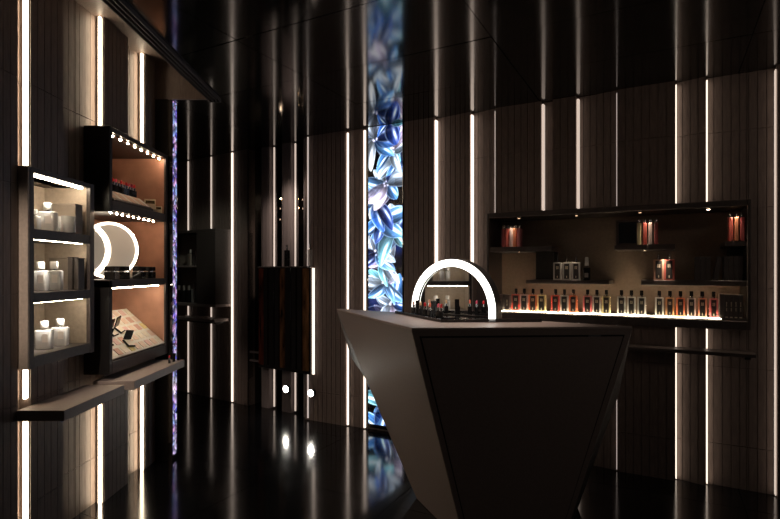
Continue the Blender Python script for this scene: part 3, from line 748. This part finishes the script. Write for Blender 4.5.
# ================================================================== MAKE-UP CABINET
B2 = z(-.585); D0 = -.11; D1 = .29; T2 = z(.82)-B2; Y0 = 2.93; W2 = .70
c2 = thing('makeup_cabinet', 'tall dark make-up cabinet with warm copper-lit shelves on the left wall', 'display cabinet', WL.mx(Y0, 0, B2))
def s2(x0, x1, y0, y1, r0, r1, nm='shelf', m='cab', lab=None): return slab(c2, x0, x1, y0, y1, z(r0), z(r1), nm, m, B2, lab)
s2(0, .03, D0, D1, .335, .82, 'near_side', 'black'); s2(0, .03, D0, D1, -.585, -.055, 'near_side', 'black')
W2 = .768
b = NB(); box(b, W2-.035, W2, D0, -.001+.0, 0, T2, .001, 1); obj('far_side', b, M['cab'], c2)
b = NB(); box(b, W2-.037, W2-.0355, D0+.012, D1-.013, .02, T2-.02); box(b, .0305, W2-.0375, D1-.012, D1, .01, T2-.01); obj('lining', b, M['copper'], c2, label='copper toned lining')
s2(.0305, W2-.0355, D0, D1-.013, .79, .82, 'top_panel')
s2(.0305, W2-.038, D0, D1-.013, .345, .40); s2(.0, W2-.038, D0, D1-.013, -.095, -.05)
s2(.0305, W2-.0355, D0, D1-.013, -.585, -.515, 'bottom_panel')
# bulb rails
for rz, n, x0, x1 in ((.784, 8, .085, .69), (.339, 9, .06, .60)):
    b = NB(); box(b, x0-.03, x1+.02, D0+.02, D0+.035, z(rz)-B2, z(rz)+.005-B2); rl = obj('light_rail', b, M['chrome'], c2)
    for k in range(n):
        x = x0+(x1-x0)*k/(n-1)
        b = NB(); lathe(b, [(.003,-.008),(.0055,-.006),(.0065,-.003),(.005,-.0003)], c=(x, D0+.0275, z(rz)-B2), seg=14); obj('bulb', b, M['bulb'], rl, smooth=True)
b = NB(); box(b, .06, W2-.1, D0+.02, D0+.034, z(-.103)-B2, z(-.096)-B2, .001, 1); obj('light_strip', b, M['shelfled'], c2, label='lit strip under the shelf')
# --- top bay: lipstick stand and tester card
def ML(px, Yp): s_, d_ = at_left(px, Yp); return s_, d_
t = thing('lipstick_stand', 'low slanted black stand of testers on the top shelf of the make-up cabinet', 'stand', WL.mx(Y0+.05, D0+.004, z(.40)+.0006))
b = NB()
tt = bmesh.new(); 
for x in (0,.42):
    pass
pr = [(0,0),(.16,0),(.16,.085),(.085,.08),(.0,.012)]
v0 = [tt.verts.new((0,y,zz)) for y,zz in pr]; v1 = [tt.verts.new((.50,y,zz)) for y,zz in pr]
tt.faces.new(v0); tt.faces.new(v1[::-1])
for i in range(5): tt.faces.new((v0[i], v1[i], v1[(i+1)%5], v0[(i+1)%5]))
bmesh.ops.recalc_face_normals(tt, faces=tt.faces[:]); merge(b, tt); obj('stand_base', b, M['black'], t)
sl = math.atan2(.068,.085)
for i in range(8):
    b = NB(); tt = bmesh.new(); box(tt, .015+i*.058, .063+i*.058, 0.014, .10, .0, .004, .001, 1)
    merge(b, tt, Matrix.Translation((0,0,.0128)) @ Matrix.Rotation(sl, 4, 'X')); obj('tester_card', b, M['palette' if i%2 else 'sw_a'], t)
random.seed(8)
lc = ['red','coral','red','pink','nude','red','coral','red','pink','berry','red','pink']
for i in range(11):
    y_ = Y0+.185+i*.033
    lipstick('%s open lipstick, number %d from the near end of the cabinet stand' % ({'red':'red','coral':'coral','pink':'pink','nude':'nude','berry':'dark berry'}[lc[i]], i+1), LX-(D0+.115), y_, z(.40)+.0848, lc[i], True, 'lipsticks on the cabinet stand', s=1.2)
def Lcard(label, y, d, zz, w, h, m, tilt=-.25, rot=0, nm='card_box', cat='box'):
    t = thing(nm, label, cat, WL.mx(y, d, zz, rot) @ Matrix.Rotation(tilt, 4, 'X'))
    b = NB(); box(b, -w/2, w/2, 0, .02, 0, h, .002, 1); obj('carton', b, M[m], t)
    b = NB(); box(b, -w/2+.006, w/2-.006, -.0012, -.0002, h*.55, h*.85); obj('print', b, M['gold'], t)
Lcard('cream carton leaning at the far end of the top make-up shelf', 3.535, -.06, z(.40)+.018, .07, .075, 'paper', -.2, -PI/2+.5)
Lcard('low cream carton at the far right end of the top make-up shelf', 3.61, -.075, z(.40)+.001, .06, .05, 'paper', 0, -PI/2+.4)
# --- middle bay: round mirror and jars
zc_ = z(-.05)
Ym = 3.24; Rm = 28.3*Ym/F; Xm = (109-CX)*Ym/F
rm = thing('round_mirror', 'round glowing vanity mirror with a bright crescent rim in the make-up cabinet', 'mirror', Matrix.Translation((Xm, Ym, zc_+.001)) @ Matrix.Rotation(.1, 4, 'Z'))
b = NB(); arcband(b, Rm, Rm-.016, -.006, 0, 0, 0, 2*PI, 64, cz=Rm+.002); obj('light_rim', b, M['ringwarm'], rm, smooth=True)
b = NB(); arcband(b, Rm-.0005, Rm-.0165, .0005, .02, 0, 0, 2*PI, 64, cz=Rm+.002); obj('housing', b, M['chrome'], rm, smooth=True)
b = NB(); n = 64; plate(b, [((Rm-.017)*math.cos(2*PI*i/n), Rm+.002+(Rm-.017)*math.sin(2*PI*i/n)) for i in range(n)], .004, .007); obj('mirror_glass', b, M['reflmirror'], rm, label='mirror glass with a painted-in warm reflection')
# crescent diffuser on its left
oc = Vector((0, Rm+.002)); pts_o = []; pts_i = []
Rr_ = Rm-.0165; ci = -28.5*Ym/F; Ri = 25.0*Ym/F
ro2 = 21*Ym/F
def arcp(cx_, r, a0_, a1_, n=24): return [(cx_+r*math.cos(a0_+(a1_-a0_)*i/n), Rm+.002+r*math.sin(a0_+(a1_-a0_)*i/n)) for i in range(n+1)]
b = NB(); 
ang = math.radians(52)
tt = bmesh.new(); O = arcp(ci, Ri+.030, -ang, ang); I = arcp(ci, Ri, -ang, ang)
arr = [[tt.verts.new((x,y,zz)) for x,zz in Pth] for Pth in (O,I) for y in (-.001,.0015)]
for k in range(24):
    tt.faces.new((arr[0][k],arr[0][k+1],arr[2][k+1],arr[2][k])); tt.faces.new((arr[1][k],arr[3][k],arr[3][k+1],arr[1][k+1]))
    tt.faces.new((arr[0][k],arr[1][k],arr[1][k+1],arr[0][k+1])); tt.faces.new((arr[2][k],arr[2][k+1],arr[3][k+1],arr[3][k]))
bmesh.ops.recalc_face_normals(tt, faces=tt.faces[:]); merge(b, tt); obj('crescent_light', b, M['ringwarm'], rm)
b = NB(); box(b, -.05, .05, -.02, .035, -.0006, .0018); obj('foot', b, M['chrome'], rm)
for i, (px, Yp) in enumerate(((129,3.03),(139,3.15),(149,3.36),(158,3.50))):
    s_, d_ = ML(px, Yp)
    t = thing('cream_jar', 'black cream jar on the middle make-up shelf, %s from the ring mirror' % ('first','second','third','fourth')[i], 'jar', WL.mx(s_, max(d_, D0+.04), zc_+.0006, -PI/2), 'black jars in front of the copper lining')
    b = NB(); box(b, -.031, .031, -.031, .031, 0, .044, .004, 2); obj('jar_body', b, M['tray'], t)
    b = NB(); lathe(b, [(.024,.0445),(.024,.049)], seg=20); obj('band', b, M['chrome'], t, smooth=True)
    b = NB(); box(b, -.030, .030, -.030, .030, .0495, .078, .004, 2); obj('lid', b, M['tray'], t)
def slant(label, y0, y1, d0, d1, z0, rise, rows, cols, seed, case='palette', nm='makeup_palette', th=.012):
    """a slanted tester tray with a grid of colour pans"""
    ln = math.hypot(d1-d0, rise); an = math.atan2(rise, d1-d0)
    t = thing(nm, label, 'make-up tray', WL.mx(y0, d0, z0) @ Matrix.Rotation(an, 4, 'X'))
    b = NB(); box(b, 0, y1-y0, 0, ln, 0, th, .002, 1); obj('tray_board', b, M[case], t)
    random.seed(seed); cw = (y1-y0)/cols; ch = ln/rows
    for r_ in range(rows):
        for c_ in range(cols):
            b = NB(); box(b, (c_+.16)*cw, (c_+.84)*cw, (r_+.14)*ch, (r_+.86)*ch, th+.0003, th+.004, .001, 1)
            obj('colour_pan', b, M['sw_'+random.choice('abccde')], t)
    return t
slant('slanted pale palette behind the ring mirror on the middle make-up shelf', 3.32, 3.64, .0, .22, zc_+.001, .2, 3, 4, 2)
# --- lower bay: large slanted tester display with open compacts
slant('large slanted pale tester tray of colour pans in the lowest make-up bay', 2.965, 3.655, -.098, .17, z(-.515)+.0035, .24, 5, 9, 7)
def compact(label, y, d, zz, ry, rx):
    t = thing('powder_compact', label, 'make-up', WL.mx(y, d, zz) @ Matrix.Rotation(rx, 4, 'X') @ Matrix.Rotation(ry, 4, 'Z'), 'open compacts on the tester tray')
    b = NB(); box(b, -.035, .035, -.03, .03, 0, .01, .003, 2); obj('base', b, M['tray'], t)
    b = NB(); box(b, -.028, .028, -.023, .023, .0103, .012); obj('powder', b, M['sw_c'], t)
    b = NB(); tt = bmesh.new(); box(tt, -.035, .035, 0, .06, 0, .007, .002, 2); merge(b, tt, Matrix.Translation((0,.031,.011)) @ Matrix.Rotation(1.15,4,'X')); ld = obj('lid', b, M['tray'], t)
an_ = math.atan2(.24,.268)
for i, (y, d, lb) in enumerate(((3.06,-.02,'nearest the camera'),(3.20,.02,'at the centre'),(3.30,.03,'right of the centre'),(3.24,-.06,'low at the front edge'))):
    zz = z(-.515)+.0035+.0175/math.cos(an_)+(d+.098)*math.tan(an_)
    compact('open black powder compact on the slanted tester tray, '+lb, y, d, zz, (-.4,.1,.2,-.2)[i], an_)
# small lipsticks on ledge end
for xx, yy, lb, cc in ((-1.48,3.49,'red open lipstick at the far end of the make-up ledge','red'),(-1.475,3.55,'closed black lipstick on the make-up ledge, just beyond the red open one','x'),(-1.47,3.61,'closed black lipstick at the very end of the make-up ledge','x')):
    lipstick(lb, xx, yy, H-.62+.0006, 'red', cc != 'x', 'lipsticks on the make-up ledge', s=.75)

# ================================================================== FAR SHELF BOX (back wall)
def zb(px, py, d=0): return WB.z(px, py, d)
s0, s1 = c(170,-.12), c(222,-.12)
zl, zh = .985, 1.775
fb = thing('shelf_cabinet', 'small dark far cabinet with dim bottles beyond the violet screen', 'display cabinet', WB.mx(s0, 0, zl))
W3 = s1-s0; xm = c(203,-.12)-s0
b = NB(); box(b, 0, W3, -.010, -.003+.0, 0, zh-zl); obj('back_panel', b, M['boxgrey'], fb)
b = NB(); box(b, 0, W3, -.20, -.011, zh-zl-.03, zh-zl, .002, 1); obj('top_panel', b, M['cab'], fb)
b = NB(); box(b, 0, W3, -.20, -.011, 0, .028, .002, 1); obj('bottom_panel', b, M['counter'], fb)
b = NB(); box(b, xm, W3, -.20, -.011, .0285, zh-zl-.0305, .002, 1); obj('closed_side', b, M['cab'], fb)
b = NB(); box(b, 0, .025, -.20, -.011, .0285, zh-zl-.0305, .002, 1); obj('side_panel', b, M['cab'], fb)
zs = zb(190, 265.5, -.2)
b = NB(); box(b, .026, xm-.001, -.20, -.011, zs-zl-.02, zs-zl, .002, 1); obj('shelf', b, M['counter'], fb)
for px, zz, w, h, lb, m_ in ((190.5, zs, .05, .17, 'tall dim bottle on the upper shelf of the far cabinet', 'boxgrey'), (196.5, zs, .07, .15, 'square dim bottle with two pumps on the upper shelf of the far cabinet', 'clear'),
                  (179, zl+.0285, .05, .18, 'dim dark bottle, leftmost on the lower shelf of the far cabinet','capb'),(184, zl+.0285, .05, .18, 'dim dark bottle, second on the lower shelf of the far cabinet','capb'),(189, zl+.0285, .05, .18, 'dim dark bottle, third on the lower shelf of the far cabinet','capb'),(194.2, zl+.0285, .05, .2, 'dim clear bottle, rightmost on the lower shelf of the far cabinet','clear')):
    t = thing('perfume_bottle', lb, 'perfume bottle', WB.mx(c(px,-.12), -.12, zz+.0006), 'dim bottles in the far cabinet')
    b = NB(); box(b, -w/2, w/2, -.02, .02, 0, h*.72, .005, 2); obj('glass_body', b, M[m_], t)
    b = NB(); lathe(b, [(.009,h*.722),(.009,h*.76),(.013,h*.765),(.013,h)], seg=14); obj('cap', b, M['silver'], t, smooth=True)
s0, s1 = c(172,-.2), c(214,-.2)
t = thing('wall_ledge', 'thin pale ledge on the back wall under the far cabinet', 'shelf', WB.mx(s0, 0, zb(195,321,-.2)))
b = NB(); box(b, 0, s1-s0, -.20, -.022, 0, .03, .003, 2); obj('board', b, M['counter'], t)
b = NB(); box(b, .05, s1-s0-.05, -.15, -.022, -.02, -.0005); obj('bracket', b, M['black'], t)

# ================================================================== ALCOVE PILLARS, HANGING CABINET
def pillar(px0, px1, d, lb, z0=0., z1=CEIL):
    s0, s1 = c(px0, d), c(px1, d)
    t = thing('pillar', lb, 'pillar', WB.mx((s0+s1)/2, d, z0))
    b = NB(); w = (s1-s0)/2
    prism(b, [(-w,.0),(-w*.5,-.008),(w*.5,-.008),(w,.0),(w,.10),(-w,.10)], 0, z1-z0); obj('shaft', b, M['pillar'], t)
    b = NB(); box(b, -w-.003, w+.003, -.012, .104, 0, .02) if False else box(b, -w-.002, -w-.0005, -.001, .10, .0, z1-z0); obj('edge', b, M['chrome'], t)
pillar(261.5, 269.5, .05, 'grey satin pillar, leftmost in the dark alcove')
pillar(282, 291, .05, 'grey satin pillar in the middle of the dark alcove')
pillar(303.5, 311, .02, 'grey satin pillar at the right side of the dark alcove')
for px, lb in ((273.7,'left'),(294.8,'middle')):
    led(WB, c(px,.06), .06, .075, .02, CEIL-.01, M['lampsoft'], 'slim light bar between the alcove pillars, %s one' % lb, .013)
s = a(307.5,-.02); led(WA, s, -.02, -.006, .02, CEIL-.01, M['lampdim'], 'slim light bar along the right side of the dark alcove', .012)
s0, s1 = c(257.5,-.08), c(309.5,-.08)
zt, zbm = zb(283, 266.3,-.08), zb(283, 371,-.08)
hc = thing('wall_cabinet', 'tall black glass cabinet hanging in the alcove with amber glints', 'cabinet', WB.mx(s0, 0, zbm))
W4 = s1-s0; Hh = zt-zbm
b = NB(); box(b, 0, W4, -.07, .048, 0, Hh-.012, .003, 1); obj('body', b, M['gloss'], hc)
b = NB(); box(b, -.004, W4+.004, -.078, .046, Hh-.0115, Hh, .001, 1); obj('top_board', b, M['chrome'], hc, label='bright metal top edge')
for k in range(9):
    x0 = .01+k*(W4-.02)/9; x1 = x0+(W4-.02)/9-.006
    b = NB(); prism(b, [(x0,-.0705),(x0+.006,-.080-.004*(k%3)),(x1-.006,-.080-.004*((k+1)%3)),(x1,-.0705)], .03, Hh-.02)
    obj('glass_door_panel', b, M[('redglint','gloss','gloss','gloss','amber','gloss','gloss','gloss','amber')[k]], hc)
for px, d, hh, lb, m_ in ((287,-.03,.2,'dark slim bottle standing on the alcove cabinet, left one','capb'),(310,-.03,.2,'brightly lit clear bottle standing on the right end of the alcove cabinet','clear')):
    t = thing('perfume_bottle', lb, 'perfume bottle', WB.mx(min(c(px,d), s1-.03), d, zt+.0006))
    b = NB(); box(b, -.02, .02, -.02, .02, 0, hh*.75, .004, 2); obj('glass_body', b, M[m_], t)
    b = NB(); lathe(b, [(.008,hh*.752),(.008,hh)], seg=14); obj('cap', b, M['chrome'], t, smooth=True)
led(WA, a(313.2,-.02), -.024, -.008, WA.z(313,374), WA.z(313,268), M['lampmid'], 'short bright light bar right of the black alcove cabinet', .022)
# rail in the lower left of the alcove
t = thing('wall_ledge', 'short pale double rail low at the left of the dark alcove', 'shelf', WB.mx(c(248.5,.02), .02, zb(256,362,.02)))
b = NB(); box(b, 0, c(266,.02)-c(248.5,.02), 0, .025, 0, .018, .002, 1); obj('lower_rail', b, M['pillar'], t)
b = NB(); box(b, 0, c(266,.02)-c(248.5,.02), 0, .025, .085, .103, .002, 1); obj('upper_rail', b, M['pillar'], t)
# floor-level spots
for px, py, lb in ((286.3,389,'left'),(311.3,393,'right')):
    W_a = WB if px < 300 else WA
    d = -.03
    zz = W_a.z(px, py, d)
    t = thing('spotlight', 'bright round spotlight low on the wall under the alcove cabinet, %s one' % lb, 'spotlight', W_a.mx(W_a.s(px,d), d, zz) @ Matrix.Rotation(PI/2,4,'X'), 'low spotlights')
    b = NB(); lathe(b, [(.030,-.028),(.034,-.01),(.038,.012),(.034,.012),(.031,.002),(.002,.001)], seg=24); obj('housing', b, M['black'], t, smooth=True)
    b = NB(); lathe(b, [(.026,.0025),(.028,.008),(.018,.018),(.003,.021)], seg=20); obj('lens', b, M['bright'], t, smooth=True)
# amber reflections deep in the alcove, imitated by tiny glowing bulbs
random.seed(3)
for px, py, lb in ((262,211,'left of the first pillar'),(276.2,208,'right of the left light bar, lower'),(276,219,'right of the left light bar, lowest'),(281.8,199,'beside the middle pillar'),(298.5,199,'right of the middle light bar, upper'),(298.7,208,'right of the middle light bar, lower')):
    t = thing('amber_glint', 'amber glint imitating a reflection in the alcove, '+lb, 'lamp', WB.mx(c(px,.34), .335, WB.z(px,py,.34)) @ Matrix.Rotation(PI/2,4,'X'), 'amber glints in the alcove')
    b = NB(); lathe(b, [(.010,-.024),(.012,0),(.009,.003)], seg=14); obj('glint_base', b, M['gold'], t, smooth=True)
    b = NB(); lathe(b, [(.008,.0035),(.009,.010),(.004,.015)], seg=14); obj('bulb', b, M['spot'], t, smooth=True)

# ================================================================== LIGHT & RENDER
w = bpy.data.worlds.new('world'); S.world = w; w.use_nodes = True
w.node_tree.nodes['Background'].inputs[0].default_value = (.9,.8,.75,1)
w.node_tree.nodes['Background'].inputs[1].default_value = .012
def area(x, y, z_, sx, sy, e, colr=(1,.82,.68), rot=(0,0,0)):
    L = bpy.data.lights.new('ceiling_lamp','AREA'); L.shape = 'RECTANGLE'; L.size = sx; L.size_y = sy; L.energy = e; L.color = colr
    o = bpy.data.objects.new('ceiling_lamp', L); COL.objects.link(o); o.location = (x,y,z_); o.rotation_euler = rot; return o
def spotl(x, y, tx, ty, tz, e, size=1.0, r=.06, colr=(1,.80,.66)):  # unseen fill spots, added to brighten counter, wall, cabinets and alcove
    L = bpy.data.lights.new('fill_spot','SPOT'); L.energy = e; L.color = colr; L.spot_size = size; L.spot_blend = .9; L.shadow_soft_size = r
    o = bpy.data.objects.new('fill_spot', L); COL.objects.link(o); o.location = (x,y,2.5)
    o.rotation_euler = (Vector((tx,ty,tz))-Vector((x,y,2.5))).to_track_quat('-Z','Y').to_euler(); return o
spotl(1.2, -.6, .7, 2.5, .8, 7, .9, .12)
spotl(2.2, .6, 1.8, 3.6, 1.6, 9, 1.5, .2)
spotl(-.4, 2.3, -.05, 3.2, 1.0, 20, 1.0, .05)
spotl(-1.5, .0, -1.66, 2.34, 1.3, 150, .32, .03)
spotl(-.8, 4.3, -1.15, 5.35, 1.5, 26, .7, .05)
spotl(-1.1, 4.0, -2.15, 5.7, 1.4, 22, .6, .05, (.9,.95,.8))
spotl(.6, 2.95, .5, 2.9, 1.0, 60, .9, .05)

S.view_settings.view_transform = 'Standard'; S.view_settings.look = 'None'
S.view_settings.exposure = 0; S.view_settings.gamma = 1; S.view_settings.use_curve_mapping = False
S.cycles.use_denoising = True
S.cycles.max_bounces = 10; S.cycles.transmission_bounces = 8; S.cycles.glossy_bounces = 6; S.cycles.diffuse_bounces = 4
S.cycles.sample_clamp_indirect = 6; S.cycles.caustics_refractive = True
